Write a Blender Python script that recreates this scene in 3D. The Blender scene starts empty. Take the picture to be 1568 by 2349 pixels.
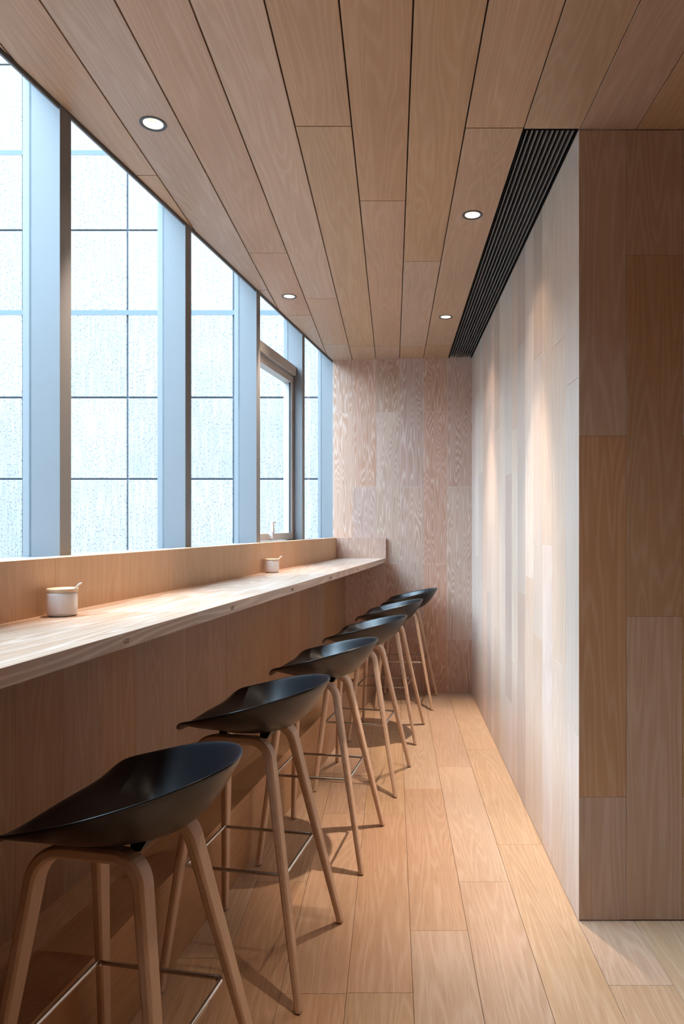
import bpy, bmesh, math, random
from mathutils import Vector, Matrix
R = random.Random(7)
SC = bpy.context.scene
COL = SC.collection

# ------------------------------------------------------------------ measures (metres)
H, ZC = 2.66, 1.328                       # ceiling height, eye height
XR, YN, YF = 0.6235, 2.2955, 5.405        # right wall plane, near return wall, far wall (right end)
FAR_T = 0.09                              # the far wall turns away a little to the left
def wx(Y): return -1.4152 + 0.168 * Y     # inner line of the window wall
def far_y(X): return YF + FAR_T * (XR - X)
WA = math.atan(0.168)
WD = Vector((math.sin(WA), math.cos(WA), 0)); WN = Vector((math.cos(WA), -math.sin(WA), 0))
YB = -3.0                                 # room closes behind the viewpoint
XE = 3.4

# ------------------------------------------------------------------ helpers
def link(o, parent=None):
    COL.objects.link(o)
    if parent is not None: o.parent = parent
    return o

def obj(name, bm, mats, parent=None, smooth=False, recalc=True):
    if recalc: bmesh.ops.recalc_face_normals(bm, faces=bm.faces)
    me = bpy.data.meshes.new(name)
    bm.to_mesh(me); bm.free()
    for m in (mats if isinstance(mats, (list, tuple)) else [mats]): me.materials.append(m)
    if smooth:
        for p in me.polygons: p.use_smooth = True
    return link(bpy.data.objects.new(name, me), parent)

def empty(name, loc=(0, 0, 0), rz=0.0, parent=None):
    o = bpy.data.objects.new(name, None); o.location = loc; o.rotation_euler = (0, 0, rz)
    o.empty_display_size = 0.1
    return link(o, parent)

def tag(o, label, cat, group=None, kind=None):
    o['label'] = label; o['category'] = cat
    if group: o['group'] = group
    if kind: o['kind'] = kind
    return o

def struct(o, label=None, cat=None):
    o['kind'] = 'structure'
    if label: o['label'] = label
    if cat: o['category'] = cat
    return o

def newbm():
    bm = bmesh.new()
    bm.loops.layers.uv.new('UVMap'); bm.loops.layers.float_color.new('tone')
    return bm

def paint(bm, faces, fn, tone, mi=0):
    uv = bm.loops.layers.uv['UVMap']; tl = bm.loops.layers.float_color['tone']
    for f in faces:
        f.material_index = mi
        for l in f.loops:
            l[uv].uv = fn(l.vert.co); l[tl] = tone

def rtone(): return (R.random(), R.random(), R.random(), 1)

def clip(poly, hp):
    """keep the part of a 2-D polygon with a*x+b*y<=c"""
    a, b, c = hp; out = []
    for i in range(len(poly)):
        p, q = poly[i], poly[(i + 1) % len(poly)]
        dp, dq = a * p[0] + b * p[1] - c, a * q[0] + b * q[1] - c
        if dp <= 0: out.append(p)
        if (dp < 0 < dq) or (dq < 0 < dp):
            t = dp / (dp - dq); out.append((p[0] + t * (q[0] - p[0]), p[1] + t * (q[1] - p[1])))
    return out

def prism(bm, bottom, top, fn=None, tone=None, mi=0):
    n = len(bottom)
    vb = [bm.verts.new(p) for p in bottom]; vt = [bm.verts.new(p) for p in top]
    fs = [bm.faces.new(vt), bm.faces.new(vb[::-1])]
    for i in range(n):
        j = (i + 1) % n
        fs.append(bm.faces.new((vb[i], vb[j], vt[j], vt[i])))
    paint(bm, fs, fn or (lambda c: (c.x, c.z)), tone or (.5, .5, .5, 1), mi)
    return fs

def box(bm, o, ex, ey, ez, fn=None, tone=None, mi=0):
    o, ex, ey, ez = map(Vector, (o, ex, ey, ez))
    b = [o, o + ex, o + ex + ey, o + ey]
    return prism(bm, b, [p + ez for p in b], fn, tone, mi)

def planks(bm, O, ex, ey, nz, rows, y0, y1, hps=(), gap=.002, ch=.0008, depth=.007, thick=.1, swap=False, outer=None, tone_fn=None):
    """boards laid in rows on one slab. rows: (x0, x1, [joints along y])."""
    O, ex, ey, nz = map(Vector, (O, ex, ey, nz))
    W = lambda p, d: O + ex * p[0] + ey * p[1] - nz * d
    for x0, x1, js in rows:
        cuts = [y0] + sorted(j for j in js if y0 + .01 < j < y1 - .01) + [y1]
        for k in range(len(cuts) - 1):
            def shape(g):
                P = [(x0 + g, cuts[k] + g), (x1 - g, cuts[k] + g), (x1 - g, cuts[k + 1] - g), (x0 + g, cuts[k + 1] - g)]
                for (a, b, c) in hps:
                    P = clip(P, (a, b, c - g * math.hypot(a, b)))
                return P
            A, B = shape(gap / 2), shape(gap / 2 + ch)
            if len(A) < 3 or len(B) < 3: continue
            du, dv = R.uniform(0, 40), R.uniform(0, 40)
            tone = tone_fn(x0, k) if tone_fn else rtone()
            fn = lambda c: ((c - O).dot(ex) + du, (c - O).dot(ey) + dv)
            va = [bm.verts.new(W(p, ch)) for p in A]; fs = []
            if len(A) == len(B):
                vb = [bm.verts.new(W(p, 0)) for p in B]
                for i in range(len(A)):
                    j = (i + 1) % len(A); fs.append(bm.faces.new((va[i], va[j], vb[j], vb[i])))
                fs.append(bm.faces.new(vb))
            else:
                fs.append(bm.faces.new(va))
            vd = [bm.verts.new(W(p, depth + .001)) for p in A]
            for i in range(len(A)):
                j = (i + 1) % len(A); fs.append(bm.faces.new((va[j], va[i], vd[i], vd[j])))
            fs.append(bm.faces.new(vd[::-1]))
            paint(bm, fs, fn, tone, 0)
    P = outer or [(rows[0][0], y0), (rows[-1][1], y0), (rows[-1][1], y1), (rows[0][0], y1)]
    for hp in hps: P = clip(P, hp)
    prism(bm, [W(p, thick) for p in P], [W(p, depth) for p in P], mi=1)

def stag(y0, y1, L, off):
    out, y = [], off
    while y > y0: y -= L
    while y < y1:
        if y > y0: out.append(y)
        y += L
    return out

def tube(bm, pts, r, seg=12, closed=False, cap=True, flat=None):
    """swept round tube along points; r a number or a list"""
    n = len(pts); pts = [Vector(p) for p in pts]; rings = []
    up = Vector((0.013, 0.021, 1)).normalized()
    for i, p in enumerate(pts):
        if closed: t = pts[(i + 1) % n] - pts[i - 1]
        else: t = pts[min(i + 1, n - 1)] - pts[max(i - 1, 0)]
        t.normalize()
        s = t.cross(up)
        if s.length < .05: s = t.cross(Vector((1, 0, 0)))
        s.normalize(); w = s.cross(t).normalized()
        rr = r[i] if isinstance(r, (list, tuple)) else r
        rings.append([bm.verts.new(p + s * rr * math.cos(2 * math.pi * k / seg) + w * rr * (flat or 1) * math.sin(2 * math.pi * k / seg)) for k in range(seg)])
    fs = []
    for i in range(n if closed else n - 1):
        a, b = rings[i], rings[(i + 1) % n]
        for k in range(seg):
            fs.append(bm.faces.new((a[k], a[(k + 1) % seg], b[(k + 1) % seg], b[k])))
    if cap and not closed:
        fs.append(bm.faces.new(rings[0][::-1])); fs.append(bm.faces.new(rings[-1]))
    return fs

def lathe(bm, prof, seg=48, c=(0, 0, 0)):
    """prof: (radius, z) list, closed at radius 0"""
    c = Vector(c); rings = []
    for r, z in prof:
        if r < 1e-6: rings.append([bm.verts.new(c + Vector((0, 0, z)))])
        else: rings.append([bm.verts.new(c + Vector((r * math.cos(2 * math.pi * k / seg), r * math.sin(2 * math.pi * k / seg), z))) for k in range(seg)])
    for a, b in zip(rings, rings[1:]):
        for k in range(seg):
            k2 = (k + 1) % seg
            if len(a) == 1: bm.faces.new((a[0], b[k], b[k2]))
            elif len(b) == 1: bm.faces.new((a[k], a[k2], b[0]))
            else: bm.faces.new((a[k], a[k2], b[k2], b[k]))

# ------------------------------------------------------------------ materials
def mat(name):
    m = bpy.data.materials.new(name); m.use_nodes = True
    nt = m.node_tree; nt.nodes.clear()
    out = nt.nodes.new('ShaderNodeOutputMaterial')
    b = nt.nodes.new('ShaderNodeBsdfPrincipled')
    nt.links.new(b.outputs[0], out.inputs[0])
    return m, nt, b

def N(nt, t, **kw):
    n = nt.nodes.new(t)
    for k, v in kw.items():
        if k.startswith('i_'):
            key = k[2:]; n.inputs[int(key) if key.isdigit() else key.replace('_', ' ')].default_value = v
        else: setattr(n, k, v)
    return n

def L(nt, a, b): nt.links.new(a, b)

def math_(nt, op, a, b=None, c=None, clamp=False):
    n = nt.nodes.new('ShaderNodeMath'); n.operation = op; n.use_clamp = clamp
    for i, v in enumerate((a, b, c)):
        if v is None: continue
        if isinstance(v, (int, float)): n.inputs[i].default_value = v
        else: nt.links.new(v, n.inputs[i])
    return n.outputs[0]

def mixc(nt, fac, a, b, mode='MIX'):
    n = nt.nodes.new('ShaderNodeMix'); n.data_type = 'RGBA'; n.blend_type = mode
    for i, v in ((0, fac), (6, a), (7, b)):
        if isinstance(v, (int, float)): n.inputs[i].default_value = v
        elif isinstance(v, tuple): n.inputs[i].default_value = (*v[:3], 1)
        else: nt.links.new(v, n.inputs[i])
    return n.outputs[2]

def wood(name, dark, light, lime, lime_amt=.35, cath=7.0, freq=46.0, rough=.42, tone_amt=.12, pink=.25, streak=.35, spec=.5, bump=.12, coords='UVMap', pores=.3):
    m, nt, b = mat(name)
    if coords == 'UVMap':
        src = N(nt, 'ShaderNodeUVMap', uv_map='UVMap').outputs[0]
    else:
        src = N(nt, 'ShaderNodeTexCoord').outputs['Object']
    def noise(sx, sy, scale, detail=2.0, rough=.5, dist=0.0):
        mp = N(nt, 'ShaderNodeMapping'); mp.inputs['Scale'].default_value = (sx, sy, sy if coords != 'UVMap' else 1)
        L(nt, src, mp.inputs[0])
        n = N(nt, 'ShaderNodeTexNoise'); n.inputs['Scale'].default_value = scale
        n.inputs['Detail'].default_value = detail; n.inputs['Roughness'].default_value = rough; n.inputs['Distortion'].default_value = dist
        L(nt, mp.outputs[0], n.inputs['Vector']); return n.outputs[0]
    g = noise(1, .07, cath, 2.0, .42, .15)
    warp = noise(1, .06, 50, 2, .5)
    ph = math_(nt, 'ADD', math_(nt, 'MULTIPLY', g, freq * 6.28 / 6), math_(nt, 'MULTIPLY', warp, 1.1))
    s = math_(nt, 'ABSOLUTE', math_(nt, 'SINE', math_(nt, 'MULTIPLY', ph, 1.5)))
    lines = math_(nt, 'POWER', s, 5.0)
    fine = noise(1, .02, 420, 2.5, .6)
    mid = noise(1, .03, 45, 3, .55)
    big = noise(1, .25, 5, 2, .5)
    base = mixc(nt, mid, dark, light)
    fs = math_(nt, 'MULTIPLY', math_(nt, 'SUBTRACT', fine, .5), streak * 2)
    base = mixc(nt, math_(nt, 'ADD', math_(nt, 'MULTIPLY', math_(nt, 'SUBTRACT', .5, fine), pores * 3), 0, clamp=True), base, tuple(c * .62 for c in dark))
    lf = math_(nt, 'MULTIPLY', lines, math_(nt, 'MULTIPLY', math_(nt, 'ADD', fine, .35), lime_amt), clamp=True)
    colr = mixc(nt, lf, base, lime)
    # broad tone drift and the tone of each board
    at = N(nt, 'ShaderNodeAttribute', attribute_name='tone')
    sep = N(nt, 'ShaderNodeSeparateColor'); L(nt, at.outputs['Color'], sep.inputs[0])
    val = math_(nt, 'ADD', 1 - tone_amt, math_(nt, 'MULTIPLY', sep.outputs[0], 2 * tone_amt))
    val = math_(nt, 'MULTIPLY', val, math_(nt, 'ADD', .88, math_(nt, 'MULTIPLY', big, .24)))
    hsv = N(nt, 'ShaderNodeHueSaturation'); L(nt, colr, hsv.inputs['Color']); L(nt, val, hsv.inputs['Value'])
    L(nt, math_(nt, 'ADD', .5 - .012 * pink, math_(nt, 'MULTIPLY', sep.outputs[1], .024 * pink)), hsv.inputs['Hue'])
    L(nt, math_(nt, 'ADD', 1 - .3 * pink, math_(nt, 'MULTIPLY', sep.outputs[2], .6 * pink)), hsv.inputs['Saturation'])
    L(nt, hsv.outputs[0], b.inputs['Base Color'])
    L(nt, math_(nt, 'ADD', rough - .05, math_(nt, 'MULTIPLY', fine, .1)), b.inputs['Roughness'])
    b.inputs['Specular IOR Level'].default_value = spec
    bp = N(nt, 'ShaderNodeBump'); bp.inputs['Strength'].default_value = bump; bp.inputs['Distance'].default_value = .001
    L(nt, math_(nt, 'SUBTRACT', fine, math_(nt, 'MULTIPLY', lines, .4)), bp.inputs['Height']); L(nt, bp.outputs[0], b.inputs['Normal'])
    return m

def plain(name, col, rough=.5, metal=0.0, spec=.5, noise=0.0, nscale=30):
    m, nt, b = mat(name)
    b.inputs['Roughness'].default_value = rough; b.inputs['Metallic'].default_value = metal; b.inputs['Specular IOR Level'].default_value = spec
    tc = N(nt, 'ShaderNodeTexCoord'); n = N(nt, 'ShaderNodeTexNoise'); n.inputs['Scale'].default_value = nscale; n.inputs['Detail'].default_value = 3
    L(nt, tc.outputs['Object'], n.inputs['Vector'])
    k = max(noise, .02)
    c = mixc(nt, n.outputs[0], tuple(x * (1 - k) for x in col), tuple(min(1, x * (1 + k)) for x in col))
    L(nt, c, b.inputs['Base Color'])
    return m

M_CEIL = wood('limed_oak_ceiling', (.37, .213, .125), (.47, .293, .18), (.60, .45, .33), .20, rough=.45, tone_amt=.06, pink=.5)
M_FAR = wood('limed_oak_wall', (.375, .208, .142), (.465, .282, .198), (.73, .585, .515), .5, cath=11, freq=70, rough=.42, tone_amt=.06, pink=.5)
M_RET = wood('limed_oak_return', (.34, .185, .095), (.44, .255, .14), (.56, .42, .30), .26, rough=.45, tone_amt=.07, pink=.5)
M_PALE = wood('daylit_oak_wall', (.48, .335, .25), (.63, .475, .375), (.76, .65, .57), .25, cath=6, rough=.38, tone_amt=.15, pink=.5, streak=.5)  # wall oak made paler to carry the wash of grazing daylight
M_FLOOR = wood('oak_floor', (.40, .25, .15), (.51, .335, .215), (.62, .46, .34), .32, cath=7, rough=.36, tone_amt=.045, pink=.35, pores=.9)
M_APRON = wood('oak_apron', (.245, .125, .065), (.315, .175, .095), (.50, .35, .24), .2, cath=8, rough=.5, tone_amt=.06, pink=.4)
M_UP = wood('oak_upstand', (.44, .245, .125), (.54, .325, .18), (.62, .43, .28), .2, cath=8, rough=.5, tone_amt=.05, pink=.3)
M_TOP = wood('limed_oak_worktop', (.33, .205, .135), (.43, .285, .195), (.64, .51, .43), .6, cath=6, rough=.32, tone_amt=.06, spec=.6)
M_FRONT = wood('oak_panel', (.34, .18, .092), (.43, .245, .135), (.54, .38, .26), .2, cath=8, rough=.48, tone_amt=.07, pink=.4)
M_LEG = wood('soaped_oak_legs', (.48, .315, .22), (.58, .41, .30), (.66, .50, .39), .25, cath=20, rough=.5, tone_amt=0, coords='Object', bump=.05, pores=.15)
M_GROOVE = plain('joint_dark', (.035, .02, .012), .8)  # near-black backing behind the ceiling board joints
M_GROOVE_L = plain('joint_limed', (.62, .50, .41), .8)
M_GROOVE_M = plain('joint_brown', (.16, .09, .05), .8)
M_SEAT = plain('black_plastic', (.003, .0042, .0065), .29, spec=.5)
M_BLACK = plain('black_steel', (.015, .015, .016), .45)
M_RUB = plain('dark_rubber', (.03, .025, .02), .8)
M_CHROME = plain('brushed_steel', (.55, .53, .51), .22, 1.0)
M_ALU = plain('powder_coated_aluminium', (.155, .155, .16), .42, spec=.5)
M_SASH = plain('sash_aluminium', (.42, .39, .37), .42)
M_SEAL = plain('black_gasket', (.01, .01, .012), .6)
M_CER = plain('white_glazed_ceramic', (.84, .80, .78), .22)
M_LID = wood('bamboo_lid', (.60, .43, .28), (.70, .53, .37), (.75, .58, .42), .2, coords='Object', rough=.4, tone_amt=0, pores=.1)
M_SPOON = plain('white_spoon', (.8, .76, .70), .3)
M_RING = plain('anthracite_ring', (.055, .055, .06), .4)
M_CONE = plain('white_reflector', (.85, .83, .80), .35)
M_SLAT = plain('dark_slat', (.17, .16, .15), .4)
M_VOID = plain('black_duct', (.004, .004, .004), .9, spec=.1)
M_INK = plain('engraved_dark', (.07, .033, .014), .7)

def emis(name, col, st):
    m = bpy.data.materials.new(name); m.use_nodes = True; nt = m.node_tree; nt.nodes.clear()
    o = nt.nodes.new('ShaderNodeOutputMaterial'); e = nt.nodes.new('ShaderNodeEmission')
    e.inputs[0].default_value = (*col, 1); e.inputs[1].default_value = st; nt.links.new(e.outputs[0], o.inputs[0]); return m
M_LED = emis('led_lens', (1, .86, .70), 14)

def glass():
    m = bpy.data.materials.new('window_glass'); m.use_nodes = True; nt = m.node_tree; nt.nodes.clear()
    o = nt.nodes.new('ShaderNodeOutputMaterial'); t = nt.nodes.new('ShaderNodeBsdfTransparent'); g = nt.nodes.new('ShaderNodeBsdfGlossy')
    t.inputs[0].default_value = (.93, .965, .975, 1); g.inputs['Roughness'].default_value = 0.0
    fr = nt.nodes.new('ShaderNodeFresnel'); fr.inputs[0].default_value = 1.35
    mx = nt.nodes.new('ShaderNodeMixShader')
    ge = nt.nodes.new('ShaderNodeNewGeometry')
    k = math_(nt, 'MULTIPLY', fr.outputs[0], math_(nt, 'SUBTRACT', 1, ge.outputs['Backfacing']))
    nt.links.new(k, mx.inputs[0]); nt.links.new(t.outputs[0], mx.inputs[1]); nt.links.new(g.outputs[0], mx.inputs[2])
    nt.links.new(mx.outputs[0], o.inputs[0]); return m
M_GLASS = glass()

def stone():
    m, nt, b = mat('granite_cladding')
    uv = N(nt, 'ShaderNodeUVMap', uv_map='UVMap').outputs[0]
    def nz(sx, sy, sc, d=2):
        mp = N(nt, 'ShaderNodeMapping'); mp.inputs['Scale'].default_value = (sx, sy, 1); L(nt, uv, mp.inputs[0])
        n = N(nt, 'ShaderNodeTexNoise'); n.inputs['Scale'].default_value = sc; n.inputs['Detail'].default_value = d; L(nt, mp.outputs[0], n.inputs['Vector']); return n.outputs[0]
    speck = nz(1, .55, 75, 3); run = nz(1, .06, 40, 3); cloud = nz(1, .6, 2.2, 4)
    def ramp(v, a, c):
        return math_(nt, 'DIVIDE', math_(nt, 'SUBTRACT', v, a), c - a, clamp=True)
    c = mixc(nt, ramp(speck, .50, .64), (.188, .168, .152), (.072, .069, .068))
    c = mixc(nt, math_(nt, 'MULTIPLY', ramp(run, .48, .62), .6), c, (.225, .203, .184))
    c = mixc(nt, math_(nt, 'MULTIPLY', ramp(cloud, .4, .75), .45), c, (.125, .117, .112))
    at = N(nt, 'ShaderNodeAttribute', attribute_name='tone'); sp = N(nt, 'ShaderNodeSeparateColor'); L(nt, at.outputs['Color'], sp.inputs[0])
    h = N(nt, 'ShaderNodeHueSaturation'); L(nt, c, h.inputs['Color']); L(nt, math_(nt, 'ADD', .9, math_(nt, 'MULTIPLY', sp.outputs[0], .2)), h.inputs['Value'])
    L(nt, h.outputs[0], b.inputs['Base Color']); b.inputs['Roughness'].default_value = .8
    return m
M_STONE = stone()
M_STONEJ = plain('stone_joint', (.07, .085, .11), .9)
M_PAVE = plain('pale_paving', (.17, .165, .16), .9, noise=.1, nscale=3)

# ------------------------------------------------------------------ floor, ceiling, walls
WROW = .1885
bm = newbm(); rows = []
x = .622 - 14 * WROW; i = 0
fj = {-4: 2.75, -3: 2.10, -2: 2.55, -1: 3.15, 0: 1.944, 1: 2.243, 2: 2.551, 3: 2.848, 4: 1.975, 5: 2.5}
while x < XE:
    k = round((x - .0565) / WROW) + 1
    rows.append((x, min(x + WROW, XE), stag(YB, 5.7, 1.21, fj.get(k, R.uniform(0, 1.2))))); x += WROW; i += 1
planks(bm, (0, 0, 0), (1, 0, 0), (0, 1, 0), (0, 0, 1), rows, YB, 5.7, hps=[(-1, .168, 1.4152 + .02)], gap=.0014, ch=.0006, depth=.004, thick=.12)
floor = struct(obj('floor', bm, [M_FLOOR, M_GROOVE_M]), 'pale oak plank floor running down the aisle beside the stools', 'floor')

bm = newbm(); rows = []
CROW = .1895
cj = {-1: [2.28, 5.08], 0: [2.803, 5.08], 1: [3.446, 5.09], 2: [2.29, 5.05], -2: [4.01, 5.02], -3: [3.34, 4.33], -4: [3.86, 1.2], -5: [2.6]}
GX0 = .4385
ks = list(range(-9, 17))
for k in ks:
    x0 = .052 + CROW * (k - 1); x1 = x0 + CROW
    js = cj.get(k, [R.uniform(0, 1.5), R.uniform(2.5, 5)]) + [R.uniform(-2.5, .8)]
    if k == 2: x1 = GX0
    if k == 3: continue
    if x0 > .55: continue
    rows.append((x0, x1, js))
planks(bm, (0, 0, H), (1, 0, 0), (0, 1, 0), (0, 0, -1), rows, YB, 5.52, hps=[(-1, .168, 1.4152)], gap=.0045, ch=.0008, depth=.010, thick=.10)
rows2 = [(GX0 + CROW * j, GX0 + CROW * (j + 1), [R.uniform(-1.5, 1.3)]) for j in range(16)]
planks(bm, (0, 0, H), (1, 0, 0), (0, 1, 0), (0, 0, -1), rows2[:1], YB, YN, gap=.0025, ch=.0008, depth=.010, thick=.10)
planks(bm, (0, 0, H), (1, 0, 0), (0, 1, 0), (0, 0, -1), rows2[1:], YB, YN + .14, gap=.0025, ch=.0008, depth=.010, thick=.10)
# board above the grille duct
box(bm, (GX0, YN + .002, H + .085), (XR - GX0 - .002, 0, 0), (0, 5.7 - YN - .002, 0), (0, 0, .015), mi=1)
struct(obj('ceiling', bm, [M_CEIL, M_GROOVE]), 'limed oak plank ceiling with dark lengthwise joints', 'ceiling')

# far wall: vertical boards, half staggered
FX0 = -.484
fdir = Vector((1, -FAR_T, 0)).normalized(); fn_ = Vector((-FAR_T, -1, 0)).normalized()
P0 = Vector((FX0, far_y(FX0), 0)); flen = (XR - FX0) * math.hypot(1, FAR_T)
bm = newbm(); rows = []; ed = [0, .163]
while ed[-1] < flen - .05: ed.append(min(ed[-1] + .1885, flen + .06))
Zp = lambda y: ZC + (1206 - y) * 5.44 / 1568
ed[-1] = flen + .02
for k in range(len(ed) - 1):
    rows.append((ed[k], ed[k + 1], stag(0, H, 1.209, Zp(945 if k % 2 == 0 else 1117))))
planks(bm, P0, fdir, (0, 0, 1), fn_, rows, 0, H + .004, gap=.0022, ch=.0006, depth=.0012, thick=.14, outer=[(0, 0), (flen + .12, 0), (flen + .12, H + .1), (0, H + .1)])
struct(obj('wall_far', bm, [M_FAR, M_GROOVE_L]), 'limed oak board wall closing the far end of the aisle', 'wall')

# right wall, its paleness from daylight put into the board colour
bm = newbm(); rows = []
ed = [YN + .0008, 2.472, 2.675, 2.858, 3.036, 3.226, 3.424, 3.594, 3.80, 4.007, 4.196, 4.36, 4.536, 4.74, 4.96, 5.18, 5.43]
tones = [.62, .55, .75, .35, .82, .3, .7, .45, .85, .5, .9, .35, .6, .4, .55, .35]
jz = [.62, 2.02, 1.25, .85, 2.3, 1.0, .62, 1.6, 1.9, .7, 1.35, 2.1, .9, 1.7, 1.1, .5]
for k in range(len(ed) - 1):
    rows.append((ed[k], ed[k + 1], stag(0, H, 1.209, jz[k])))
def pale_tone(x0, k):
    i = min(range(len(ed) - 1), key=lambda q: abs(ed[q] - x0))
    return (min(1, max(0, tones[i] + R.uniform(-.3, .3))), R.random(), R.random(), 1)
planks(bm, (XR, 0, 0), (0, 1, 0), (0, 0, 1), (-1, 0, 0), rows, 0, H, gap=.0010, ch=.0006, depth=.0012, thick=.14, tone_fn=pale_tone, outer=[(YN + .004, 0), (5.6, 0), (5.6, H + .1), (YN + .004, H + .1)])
struct(obj('wall_right', bm, [M_PALE, M_GROOVE_L]), 'oak board wall with daylight paleness in its colour, along the aisle under the black grille', 'wall')

# return wall facing the viewer
bm = newbm()
Zn = lambda y: ZC + (1206 - y) * YN / 1568
ed = [XR, .7836] + [.7836 + .188 * j for j in range(1, 15)]
rows = []
for k in range(len(ed) - 1):
    rows.append((ed[k], ed[k + 1], stag(0, H, 1.213, Zn(1000 if k % 2 == 0 else 1414))))
planks(bm, (0, YN, 0), (1, 0, 0), (0, 0, 1), (0, -1, 0), rows, 0.004, H - .003, gap=.0012, ch=.0006, depth=.0012, thick=.14, outer=[(XR + .001, .004), (ed[-1], .004), (ed[-1], H - .003), (XR + .001, H - .003)])
struct(obj('wall_return', bm, [M_RET, M_GROOVE_M]), 'brown oak board wall facing the viewer at the right edge', 'wall')

# walls behind the viewpoint
bm = newbm()
rows = [(-2.1 + .19 * j, -2.1 + .19 * (j + 1), [R.uniform(.3, 2.4)]) for j in range(30)]
planks(bm, (0, YB, 0), (1, 0, 0), (0, 0, 1), (0, 1, 0), rows, 0, H, gap=.0012, depth=.0012, thick=.12)
struct(obj('wall_rear', bm, [M_RET, M_GROOVE_M]))
bm = newbm()
rows = [(YB + .19 * j, YB + .19 * (j + 1), [R.uniform(.3, 2.4)]) for j in range(28)]
planks(bm, (XE, 0, 0), (0, 1, 0), (0, 0, 1), (-1, 0, 0), rows, 0, H, gap=.0012, depth=.0012, thick=.12)
struct(obj('wall_side', bm, [M_RET, M_GROOVE_M]))

# ------------------------------------------------------------------ windows
Z_UP = 1.233
def wpt(Y, s, z): # point on the window wall: Y of the inner face line, s metres outwards
    return Vector((wx(Y), Y, z)) - WN * s
GL = .100
mull = [1.312, 2.160, 3.001, 3.850, 4.706, 5.555]
near = [1.312 - .848 * j for j in range(1, 2)][::-1]        # bays beside and behind the viewpoint
allm = near + mull
MW = .056
ZB, ZT = 1.18, H + .13
def wbox(bm, Y0, Y1, s0, s1, z0, z1):
    a, b, c, d = wpt(Y0, s0, z0), wpt(Y1, s0, z0), wpt(Y1, s1, z0), wpt(Y0, s1, z0)
    up = Vector((0, 0, z1 - z0)); prism(bm, [a, b, c, d], [p + up for p in (a, b, c, d)])
order = [6, 1, 2, 3, 4, 5]
for j in range(1, len(allm)):
    Ya, Yb = allm[j - 1] + MW, allm[j]
    n = order[j - 1] if j - 1 < len(order) else 10
    w = struct(empty('window_%d' % n, wpt(Ya, GL, ZB)))
    w['category'] = 'window'
    w['label'] = {1: 'window bay at the left edge of the photo, before the first mullion', 2: 'wide glazed bay between the first and second mullions',
                  3: 'glazed bay between the second and third mullions', 4: 'bay holding the opening window with handle', 5: 'narrow-looking last glazed bay beside the far wall'}.get(n, 'window bay beside the viewpoint')
    mi = Matrix.Translation(-w.location)
    def put(name, bm, m, parent=w):
        bmesh.ops.transform(bm, matrix=mi, verts=bm.verts); return obj(name, bm, m, parent)
    bm = newbm(); wbox(bm, Yb, Yb + MW, 0, GL + .008, ZB, ZT)
    wbox(bm, Yb + .004, Yb + MW - .004, GL + .008, GL + .034, ZB, ZT); put('mullion', bm, M_ALU)
    bm = newbm(); wbox(bm, Ya, Yb, .003, .010, H - .011, ZT); wbox(bm, Ya, Yb, .010, GL + .03, ZT - .02, ZT + .02); put('head_frame', bm, M_ALU)
    bm = newbm(); wbox(bm, Ya, Yb, .001, GL + .03, ZB, Z_UP - .004); put('sill_frame', bm, M_ALU)
    if n != 4:
        bm = newbm(); wbox(bm, Ya, Yb, GL, GL + .012, Z_UP - .004, ZT - .02); put('glass_pane', bm, M_GLASS)
    else:
        bm = newbm(); wbox(bm, Ya, Yb, GL, GL + .012, 2.425, ZT - .02); put('glass_pane', bm, M_GLASS)
        bm = newbm(); wbox(bm, Ya, Yb, .043, GL + .02, 2.362, 2.425); bmesh.ops.bevel(bm, geom=bm.edges[:], offset=.002, segments=1, affect='EDGES'); put('transom', bm, M_SASH)
        # opening sash: four rails, glass recessed
        s0, s1 = .062, .118; z0, z1 = Z_UP + .003, 2.352; fr = .044
        bm = newbm()
        wbox(bm, Ya + .003, Yb - .003, s0, s1, z1 - fr, z1); wbox(bm, Ya + .003, Yb - .003, s0, s1, z0, z0 + fr)
        wbox(bm, Ya + .003, Ya + .003 + fr, s0, s1, z0 + fr, z1 - fr); wbox(bm, Yb - .003 - fr, Yb - .003, s0, s1, z0 + fr, z1 - fr)
        sash = put('sash', bm, M_SASH)
        def putr(name, bm, m):
            bmesh.ops.transform(bm, matrix=mi, verts=bm.verts); return obj(name, bm, m, sash)
        bm = newbm(); wbox(bm, Ya + .04, Yb - .04, s1 - .018, s1 - .010, z0 + fr - .005, z1 - fr + .005); putr('glass_pane', bm, M_GLASS)
        bm = newbm()
        e = .005
        wbox(bm, Yb - .003 - fr - e, Yb - .003 - fr, s0 + .006, s0 + .016, z0 + fr, z1 - fr); wbox(bm, Ya + .003 + fr, Ya + .003 + fr + e, s0 + .006, s0 + .016, z0 + fr, z1 - fr)
        putr('gasket', bm, M_SEAL)
        # cockspur handle on the bottom rail
        hy = 4.215
        bm = newbm(); wbox(bm, hy - .035, hy + .035, s0 - .006, s0, z0 + .006, z0 + .04)
        wbox(bm, hy - .012, hy + .012, s0 - .030, s0 - .004, z0 + .012, z0 + .058)
        hb = [wpt(hy - .013, s0 - .034, z0 + .055), wpt(hy + .013, s0 - .034, z0 + .055), wpt(hy + .013, s0 - .012, z0 + .055), wpt(hy - .013, s0 - .012, z0 + .055)]
        ht = [wpt(hy - .010, s0 - .030, z0 + .115), wpt(hy + .010, s0 - .030, z0 + .115), wpt(hy + .010, s0 - .018, z0 + .115), wpt(hy - .010, s0 - .018, z0 + .115)]
        prism(bm, hb, ht); wbox(bm, hy - .008, hy + .055, s0 - .030, s0 - .018, z0 + .108, z0 + .115)
        hd = putr('handle', bm, M_SASH); hd['label'] = 'small grey window handle'

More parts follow.
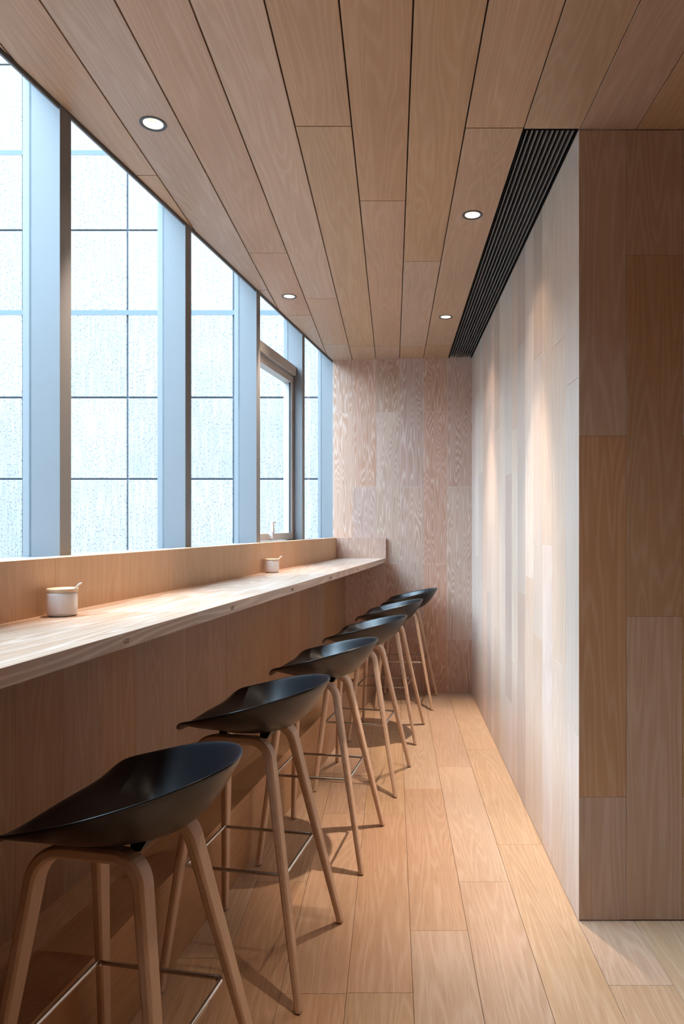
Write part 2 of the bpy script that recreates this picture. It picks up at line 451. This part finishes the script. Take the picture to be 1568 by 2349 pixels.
# knee wall under the glazing and plain wall beyond the bays
bm = newbm()
wbox(bm, allm[0] + .02, 5.62, .012, .16, 0, ZB)
wbox(bm, -3.1, allm[0] + .02, 0, .16, 0, H + .02)
struct(obj('wall_left', bm, M_FRONT))

# ------------------------------------------------------------------ bar counter
Z_C, T_C = 1.0695, .037
YE = 5.44
def cfx(Y): return -.901 + .1544 * Y          # worktop front edge
def cux(Y): return -1.317 + .1590 * Y         # face of the upstand
def cpx(Y): return -1.247 + .160 * Y          # recessed front panel
def csx(Y): return -.988 + .157 * Y          # riser of the foot step
Y0C = -1.1
counter = empty('bar_counter', (cfx(2.5), 2.5, 0))
tag(counter, 'long oak bar counter built in under the windows with recessed front', 'counter')
CI = Matrix.Translation(-counter.location)
def cput(name, bm, m, parent=counter):
    bmesh.ops.transform(bm, matrix=CI, verts=bm.verts); return obj(name, bm, m, parent)
CD = Vector((.1544, 1, 0)).normalized(); CN = Vector((1, -.1544, 0)).normalized()
def strip_boards(bm, fa, fb, z0, z1, cuts, uvmode, gap=.0012):
    """boards between two plan lines fa(Y), fb(Y), split at the Y values in cuts"""
    for a, b in zip(cuts, cuts[1:]):
        du, dv = R.uniform(0, 30), R.uniform(0, 30)
        if uvmode == 'along': f = lambda c: (c.dot(CN) + c.z + du, c.dot(CD) + dv)
        else: f = lambda c: (c.dot(CD) + c.dot(CN) * .3 + du, c.z + dv)
        pts = [Vector((fa(a), a, z0)), Vector((fb(a), a, z0)), Vector((fb(b - gap), b - gap, z0)), Vector((fa(b - gap), b - gap, z0))]
        prism(bm, pts, [p + Vector((0, 0, z1 - z0)) for p in pts], f, rtone())
bm = newbm(); strip_boards(bm, cux, cfx, Z_C - T_C, Z_C, [Y0C, .47, 2.045, 3.62, YE - .001], 'along', .0008)
top = cput('worktop', bm, M_TOP)
def ups(Y): return wx(Y) + .001
cut = [Y0C] + [2.017 - .575 * j for j in (4, 3, 2, 1)] + [2.017, 2.85, 3.69, 3.92, 4.08, 4.27, 4.8, 5.46]
bm = newbm(); strip_boards(bm, ups, cux, Z_C - .05, Z_UP, cut, 'up', .0006); cput('back_upstand', bm, M_UP)
cut = [Y0C]
while cut[-1] < YE - .2: cut.append(cut[-1] + .19 + (R.random() - .5) * .002)
cut[-1] = YE - .001
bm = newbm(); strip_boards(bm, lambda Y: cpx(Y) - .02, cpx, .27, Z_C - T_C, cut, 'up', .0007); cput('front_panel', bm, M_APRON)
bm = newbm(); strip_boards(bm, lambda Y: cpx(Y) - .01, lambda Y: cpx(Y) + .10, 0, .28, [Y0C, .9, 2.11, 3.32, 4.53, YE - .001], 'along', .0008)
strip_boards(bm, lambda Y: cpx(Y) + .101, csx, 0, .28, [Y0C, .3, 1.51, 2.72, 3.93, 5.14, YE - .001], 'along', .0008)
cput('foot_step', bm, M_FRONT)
bm = newbm()
xa, xb = wx(YE) + .003, cfx(YE) + .004
yw = lambda X: far_y(X) - .002
pts = [Vector((xa, YE - .004, 0)), Vector((xb, YE - .012, 0)), Vector((xb, yw(xb), 0)), Vector((xa, yw(xa), 0))]
du = R.uniform(0, 9)
prism(bm, pts, [p + Vector((0, 0, Z_UP)) for p in pts], lambda c: (c.x + du, c.z), (.75, .5, .3, 1)); ep = cput('end_panel', bm, M_FAR)
ep['label'] = 'upright oak end board against the far wall'
for k, Yt in enumerate([1.655, 2.312, 2.986, 3.668, 4.359]):
    cu = bpy.data.curves.new('engraved_number', 'FONT'); cu.body = 'G%02d' % (k + 2); cu.size = .0185; cu.align_x = 'CENTER'; cu.align_y = 'CENTER'
    cu.extrude = .0003; cu.offset = -.0006; cu.materials.append(M_INK)
    tmp = bpy.data.objects.new('lettering', cu); COL.objects.link(tmp)
    me = bpy.data.meshes.new_from_object(tmp.evaluated_get(bpy.context.evaluated_depsgraph_get()))
    bpy.data.objects.remove(tmp); bpy.data.curves.remove(cu)
    t = link(bpy.data.objects.new('engraved_number', me), top)
    p = Vector((cfx(Yt), Yt, Z_C - T_C * .56)) + CN * .0004
    mt = Matrix((( CD.x, 0, CN.x, 0), (CD.y, 0, CN.y, 0), (0, 1, 0, 0), (0, 0, 0, 1)))
    t.matrix_local = Matrix.Translation(p - counter.location) @ mt @ Matrix.Diagonal((.86, 1, 1, 1))
    t['label'] = 'dark engraved seat number G%02d' % (k + 2)

# ------------------------------------------------------------------ ceiling grille
g = empty('air_grille', ((GX0 + XR) / 2, (YN + YF) / 2, H))
tag(g, 'long black slotted linear air grille in the ceiling beside the pale wall', 'vent')
GI = Matrix.Translation(-g.location)
y1g = far_y(GX0) - .004
bm = newbm(); box(bm, (GX0 + .001, YN + .002, H + .06), (XR - GX0 - .002, 0, 0), (0, y1g - YN - .004, 0), (0, 0, .02))
bmesh.ops.transform(bm, matrix=GI, verts=bm.verts); obj('duct_backing', bm, M_VOID, g)
bm = newbm()
for x0, x1 in ((GX0 + .001, GX0 + .006), (XR - .006, XR - .001)): box(bm, (x0, YN + .002, H - .001), (x1 - x0, 0, 0), (0, y1g - YN - .004, 0), (0, 0, .06))
box(bm, (GX0 + .006, YN + .002, H - .001), (XR - GX0 - .012, 0, 0), (0, .004, 0), (0, 0, .06))
bmesh.ops.transform(bm, matrix=GI, verts=bm.verts); obj('frame', bm, M_VOID, g)
bm = newbm(); ns = 10
for k in range(ns):
    xc = GX0 + .006 + (XR - GX0 - .012) * (k + .5) / ns
    box(bm, (xc - .0022, YN + .006, H + .001), (.0044, 0, 0), (0, y1g - YN - .012, 0), (0, 0, .03))
bmesh.ops.transform(bm, matrix=GI, verts=bm.verts); obj('slats', bm, M_SLAT, g)

# ------------------------------------------------------------------ downlights
def copy_tree(o):
    c = o.copy(); COL.objects.link(c)
    for ch in o.children:
        d = ch.copy(); COL.objects.link(d); d.parent = c
        for g2 in ch.children:
            e = g2.copy(); COL.objects.link(e); e.parent = d
    return c
dl = empty('recessed_downlight', (0, 0, H))
bm = newbm(); lathe(bm, [(.0325, -.0005), (.036, -.0025), (.0425, -.0025), (.0435, -.001), (.0435, .004), (.0325, .004), (.0325, -.0005)]); obj('trim_ring', bm, M_RING, dl, smooth=False)
bm = newbm(); lathe(bm, [(.0325, .0), (.030, .012), (.025, .026), (.019, .038), (.0195, .0385), (.0335, .004), (.0325, .0)]); obj('reflector', bm, M_CONE, dl, smooth=True)
bm = newbm(); lathe(bm, [(0, .036), (.019, .036), (.019, .040), (0, .040)]); obj('lens', bm, M_LED, dl)
DL = [((-.7945, 2.265), 'largest dark-ringed downlight, nearest over the counter by the windows'), ((-.603, 3.971), 'dark-ringed downlight over the far half of the counter by the windows'),
      ((.340, 2.93), 'black-ringed downlight beside the near half of the black grille'), ((.336, 4.36), 'small black-ringed downlight beside the far end of the grille')]
LP = []
for i, ((x, y), lab) in enumerate(DL):
    o = dl if i == 0 else copy_tree(dl)
    o.location = (x, y, H); tag(o, lab, 'ceiling light', 'recessed ceiling downlights')
    LP.append((x, y))
# cut real openings for the fittings through the boards
ceil = bpy.data.objects['ceiling']
bmc = newbm()
for x, y in LP:
    lathe(bmc, [(0, -.02), (.0430, -.02), (.0430, .075), (0, .075)], 40, (x, y, H))
me = bpy.data.meshes.new('cutter'); bmesh.ops.recalc_face_normals(bmc, faces=bmc.faces); bmc.to_mesh(me); bmc.free()
cutter = bpy.data.objects.new('cutter', me); COL.objects.link(cutter)
md = ceil.modifiers.new('holes', 'BOOLEAN'); md.object = cutter; md.operation = 'DIFFERENCE'; md.solver = 'EXACT'; md.use_self = True
dg = bpy.context.evaluated_depsgraph_get(); nm = bpy.data.meshes.new_from_object(ceil.evaluated_get(dg), preserve_all_data_layers=True, depsgraph=dg)
ceil.modifiers.clear(); ceil.data = nm; bpy.data.objects.remove(cutter)

# ------------------------------------------------------------------ stools
def make_seat(bm):
    NT, NR = 80, 18
    W, B, F = .2233, .2347, .1827
    def outline(t):
        c, s = math.cos(t), math.sin(t)
        p = 1.8013 if s >= 0 else 4.9291
        D = B if s >= 0 else F
        k = (abs(c / W) ** p + abs(s / D) ** p) ** (-1 / p)
        return k * c, k * s
    def sm(x): x = max(0, min(1, x)); return x * x * (3 - 2 * x)
    z0, cb = .7091, .0486
    center = bm.verts.new((0, cb, z0)); rings = []
    for j in range(1, NR + 1):
        r = j / NR; ring = []
        for i in range(NT):
            a, b = outline(2 * math.pi * i / NT)
            h = .8065 + .253 * b - .0666 * b * b
            front = sm((-b - .05) / .08)
            h += .0104 * front * max(0, 1 - (a / .23) ** 2)
            pw = 2.4918 * (1 - front) + 1.8558 * front
            x, y = a * r, cb * (1 - r) + b * r
            z = z0 + (h - z0) * r ** pw
            if y < -.1349: z -= .0828 * ((-.1349 - y) / .065) ** 2      # the lip rolls over at the front
            ring.append(bm.verts.new((x, y, z)))
        rings.append(ring)
    for i in range(NT): bm.faces.new((center, rings[0][i], rings[0][(i + 1) % NT]))
    for a, b in zip(rings, rings[1:]):
        for i in range(NT):
            k = (i + 1) % NT; bm.faces.new((a[i], b[i], b[k], a[k]))

def arch(bm, sgn):
    """one bent plywood arch; local x along the row, y towards the aisle"""
    topz, a_top, a_bot = .688, (.078 if sgn > 0 else -.112), .216 * sgn
    bl, br, fl, fr_ = -.142, .076, -.195, .216
    tilt = (a_bot - a_top) / topz
    nrm = Vector((1, 0, tilt)).normalized()          # across the strip
    V = lambda y, z: Vector((a_top + (topz - z) * tilt, y, z))
    rad = .062
    def fil(p0, p1, p2, n=9):
        d0 = (p0 - p1).normalized(); d2 = (p2 - p1).normalized(); ang = d0.angle(d2)
        dist = rad / math.tan(ang / 2); c = p1 + (d0 + d2).normalized() * (rad / math.sin(ang / 2))
        s, e = p1 + d0 * dist - c, p1 + d2 * dist - c; tot = s.angle(e); ax = s.cross(e).normalized()
        return [c + Matrix.Rotation(tot * i / n, 3, ax) @ s for i in range(n + 1)]
    A, Bp, Cp, D = V(fl, .004), V(bl, topz), V(br, topz), V(fr_, .004)
    f1, f2 = fil(A, Bp, Cp), fil(Bp, Cp, D)
    pts = [A.lerp(f1[0], k / 8) for k in range(8)] + f1 + [f1[-1].lerp(f2[0], k / 4) for k in range(1, 4)] + f2 + [f2[-1].lerp(D, k / 8) for k in range(1, 9)]
    rings = []; n = len(pts)
    for i, p in enumerate(pts):
        t = (pts[min(i + 1, n - 1)] - pts[max(i - 1, 0)]).normalized()
        q = nrm.cross(t).normalized()
        k = max(0, min(1, p.z / topz))
        th = (.0175 + .008 * k) / 2; wd = (.028 + .022 * k) / 2; c = .004 + .002 * k
        sec = [(wd - c, th), (wd, th - c), (wd, -th + c), (wd - c, -th), (-wd + c, -th), (-wd, -th + c), (-wd, th - c), (-wd + c, th)]
        ring = []
        for (u, v) in sec:
            w = p + nrm * u + q * v
            if i in (0, n - 1): w = w + t * ((.004 - w.z) / t.z)
            ring.append(bm.verts.new(w))
        rings.append(ring)
    for a, b in zip(rings, rings[1:]):
        for k in range(8): bm.faces.new((a[k], a[(k + 1) % 8], b[(k + 1) % 8], b[k]))
    bm.faces.new(rings[0][::-1]); bm.faces.new(rings[-1])
    return A, D

def make_stool():
    root = empty('bar_stool')
    bm = newbm(); make_seat(bm)
    s = obj('seat', bm, M_SEAT, root, smooth=True, recalc=True)
    md = s.modifiers.new('shell', 'SOLIDIFY'); md.thickness = .0065; md.offset = -1; md.use_rim = True
    md = s.modifiers.new('soft', 'SUBSURF'); md.levels = 1; md.render_levels = 1
    for sg in (-1, 1):
        bm = newbm(); A, D = arch(bm, sg); f = obj('leg_frame', bm, M_LEG, root)
        md = f.modifiers.new('bev', 'BEVEL'); md.width = .0015; md.segments = 2; md.limit_method = 'ANGLE'; md.angle_limit = .5
        for p in (A, D):
            bm = newbm(); lathe(bm, [(0, 0), (.0075, 0), (.0085, .0015), (.0085, .0045), (0, .0045)], 16, (p.x, p.y, 0)); obj('foot_glide', bm, M_RUB, f)
    # foot ring: one bent steel rod
    z = .325; ha, hb, hf, rc = .134, .146, -.160, .012
    pts = []
    for cx, cy, a0 in ((ha - rc, hb - rc, 0), (-ha + rc, hb - rc, 90), (-ha + rc, hf + rc, 180), (ha - rc, hf + rc, 270)):
        for k in range(6):
            an = math.radians(a0 + 18 * k); pts.append((cx + rc * math.cos(an), cy + rc * math.sin(an), z))
    bm = newbm(); tube(bm, pts, .0052, 12, closed=True); fr = obj('footrest', bm, M_CHROME, root, smooth=True)
    for sx in (-1, 1):
        for y in (hb, hf):
            bm = newbm(); lathe(bm, [(0, 0), (.005, 0), (.0045, .0025), (0, .003)], 12)
            sg = 1 if y > 0 else -1
            m = Matrix.Translation((sx * (ha - .006), y - sg * .0095, z)) @ Matrix.Rotation(math.radians(90 * sg), 4, 'X')
            bmesh.ops.transform(bm, matrix=m, verts=bm.verts); obj('screw', bm, M_CHROME, fr)
    for y, zt in ((-.075, .716), (.055, .7055)):
        bm = newbm()
        b0 = [(-.1, y - .012, .692), (.066, y - .012, .692), (.066, y + .012, .692), (-.1, y + .012, .692)]
        b1 = [(-.05, y - .016, zt), (.05, y - .016, zt), (.05, y + .016, zt), (-.05, y + .016, zt)]
        prism(bm, b0, b1); obj('seat_bracket', bm, M_BLACK, root)
    return root

ST = [((-.546, 1.410), .19, 'black bar stool at the front, its seat cut by the left photo edge'),
      ((-.4292, 2.1178), .19, 'second black bar stool from the viewer, seat overlapping the front one'),
      ((-.2965, 2.853), .175, 'third black bar stool from the viewer in the row'),
      ((-.1614, 3.594), .185, 'fourth black bar stool, third from the far wall'),
      ((-.0442, 4.392), .165, 'fifth black bar stool, second from the far wall'),
      ((.097, 5.160), .14, 'last black bar stool, standing against the far wall')]
proto = make_stool()
for i, ((x, y), sl, lab) in enumerate(ST):
    o = proto if i == 0 else copy_tree(proto)
    # local x runs along the row (away), local y towards the aisle
    a = math.atan(sl)
    d = Vector((math.sin(a), math.cos(a), 0)); n = Vector((math.cos(a), -math.sin(a), 0))
    o.rotation_euler = (0, 0, 0)
    o.matrix_world = Matrix(((-d.x, n.x, 0, x), (-d.y, n.y, 0, y), (0, 0, 1, .0005), (0, 0, 0, 1)))
    tag(o, lab, 'bar stool', 'black bar stools along the counter')

# ------------------------------------------------------------------ sugar pots
def make_pot():
    root = empty('sugar_pot')
    bm = newbm(); lathe(bm, [(0, 0), (.034, 0), (.0385, .0025), (.0405, .009), (.0408, .03), (.0405, .060), (.0398, .0685), (.037, .0685), (.037, .008), (0, .008)], 56)
    obj('pot', bm, M_CER, root, smooth=True)
    bm = newbm(); lathe(bm, [(0, .0685), (.0405, .0685), (.0415, .070), (.0418, .0765), (.041, .0785), (0, .0785)], 56); obj('lid', bm, M_LID, root)
    bm = newbm()
    pts = [(.030, -.004, .066), (.036, -.0045, .0745), (.042, -.005, .081), (.048, -.0055, .087), (.054, -.006, .092), (.058, -.0063, .0945)]
    tube(bm, pts, [.0032, .0034, .0038, .0043, .0045, .0025], 10, flat=.55); sp = obj('spoon', bm, M_SPOON, root, smooth=True)
    return root
p1 = make_pot(); p1.location = (-.951, 1.967, Z_C + .0005); tag(p1, 'larger-looking white sugar pot at the near left end of the counter', 'sugar pot', 'sugar pots on the counter')
p2 = copy_tree(p1); p2.location = (-.668, 3.775, Z_C + .0005); p2.scale = (.96,) * 3; tag(p2, 'small white sugar pot below the opening window', 'sugar pot', 'sugar pots on the counter')

# ------------------------------------------------------------------ outside
bm = newbm(); YX = 8.0
XV = [-10.5, -9.26, -8.03, -6.79, -5.56, -4.332, -3.107, -1.867, -.628, .6, 1.84]
ZV = [-1.0, -.02, .930, 1.874, 2.828, 3.823, 4.787, 5.695, 6.726, 7.7, 8.65, 9.6]
rows = [(XV[k], XV[k + 1], ZV[1:-1]) for k in range(len(XV) - 1)]
planks(bm, (0, YX, 0), (1, 0, 0), (0, 0, 1), (0, -1, 0), rows, ZV[0], ZV[-1], gap=.02, ch=.004, depth=.03, thick=.3)
for zj in (3.823, 5.695):            # wider joint courses, laid as dark bands
    box(bm, (XV[0], YX - .002, zj - .028), (XV[-1] - XV[0], 0, 0), (0, .01, 0), (0, 0, .056), mi=1)
struct(obj('wall_exterior', bm, [M_STONE, M_STONEJ]), 'pale speckled stone block wall of the neighbouring building outside the windows', 'wall')
bm = newbm(); box(bm, (-9.0, -9, -1.0), (1.0, 0, 0), (0, 16.9, 0), (0, 0, 5.6)); struct(obj('wall_sky_screen', bm, M_PAVE))  # unseen wall added to cut off the low sky
bm = newbm(); box(bm, (-14, -9, -1.1), (22, 0, 0), (0, 17.3, 0), (0, 0, .1)); struct(obj('ground_exterior', bm, M_PAVE))

# ------------------------------------------------------------------ light
SKY = 30.0
w = bpy.data.worlds.new('World'); SC.world = w; w.use_nodes = True
nt = w.node_tree; nt.nodes.clear()
o = nt.nodes.new('ShaderNodeOutputWorld'); bg = nt.nodes.new('ShaderNodeBackground')
bg.inputs[0].default_value = (.60, .80, 1.0, 1)
# overcast sky: three times brighter overhead than at the horizon
tcw = nt.nodes.new('ShaderNodeTexCoord'); sxyz = nt.nodes.new('ShaderNodeSeparateXYZ'); nt.links.new(tcw.outputs['Generated'], sxyz.inputs[0])
st = math_(nt, 'MULTIPLY', math_(nt, 'ADD', 1, math_(nt, 'MULTIPLY', math_(nt, 'MAXIMUM', sxyz.outputs[2], 0), 2)), SKY / 3)
nt.links.new(st, bg.inputs[1])
nt.links.new(bg.outputs[0], o.inputs[0])

LAMP = (1, .81, .65)
def spot(x, y, e=1.0, wide=25, z=H + .012, tilt=0.0):
    for k, (en, ang) in enumerate(((320 * e, 46), (wide, 92))):
        if en <= 0: continue
        l = bpy.data.lights.new('downlight_or_fill', 'SPOT'); l.energy = en; l.color = LAMP; l.shadow_soft_size = .016
        l.spot_size = math.radians(ang); l.spot_blend = 1.0
        ob = bpy.data.objects.new('downlight_or_fill', l); ob.location = (x, y, z); COL.objects.link(ob)
        if tilt and ang < 90:                # lamps by the glazing are turned a little towards it
            ob.rotation_mode = 'QUATERNION'
            ob.rotation_quaternion = (Vector((0, 0, -1)) - WN * math.tan(tilt)).to_track_quat('-Z', 'Y')
for (x, y) in LP:
    if x < 0: spot(x, y, .68, 12, tilt=math.radians(8))
    else: spot(x, y)
for (x, y, e) in ((.34, 1.5, .42), (.34, .07, .6), (-.99, .55, .6), (-1.18, -1.15, .5), (.34, -1.4, .6), (1.9, .3, 1.2)):  # unseen, no fittings: rows continued for ambient, last added for the return wall
    spot(x, y, e, 60 if x > 1 else (25 if x > 0 else 8), H - .004, 0 if x > 0 else math.radians(8))

# ------------------------------------------------------------------ camera
cam = bpy.data.cameras.new('Camera'); co = bpy.data.objects.new('Camera', cam); COL.objects.link(co)
co.location = (0, 0, ZC); co.rotation_euler = (math.pi / 2, 0, 0)
cam.sensor_fit = 'AUTO'; cam.sensor_width = 36; cam.lens = 36 * 1568 / 2349
cam.shift_x = -117 / 2349; cam.shift_y = 31.5 / 2349
cam.clip_start = .02; cam.clip_end = 100
SC.camera = co

vs = SC.view_settings; SC.display_settings.display_device = 'sRGB'
vs.view_transform = 'Standard'; vs.look = 'None'; vs.gamma = 1; vs.use_curve_mapping = False; vs.exposure = 0.0
SC.cycles.use_denoising = True
SC.cycles.max_bounces = 10; SC.cycles.diffuse_bounces = 6; SC.cycles.transparent_max_bounces = 12
SC.cycles.sample_clamp_indirect = 6
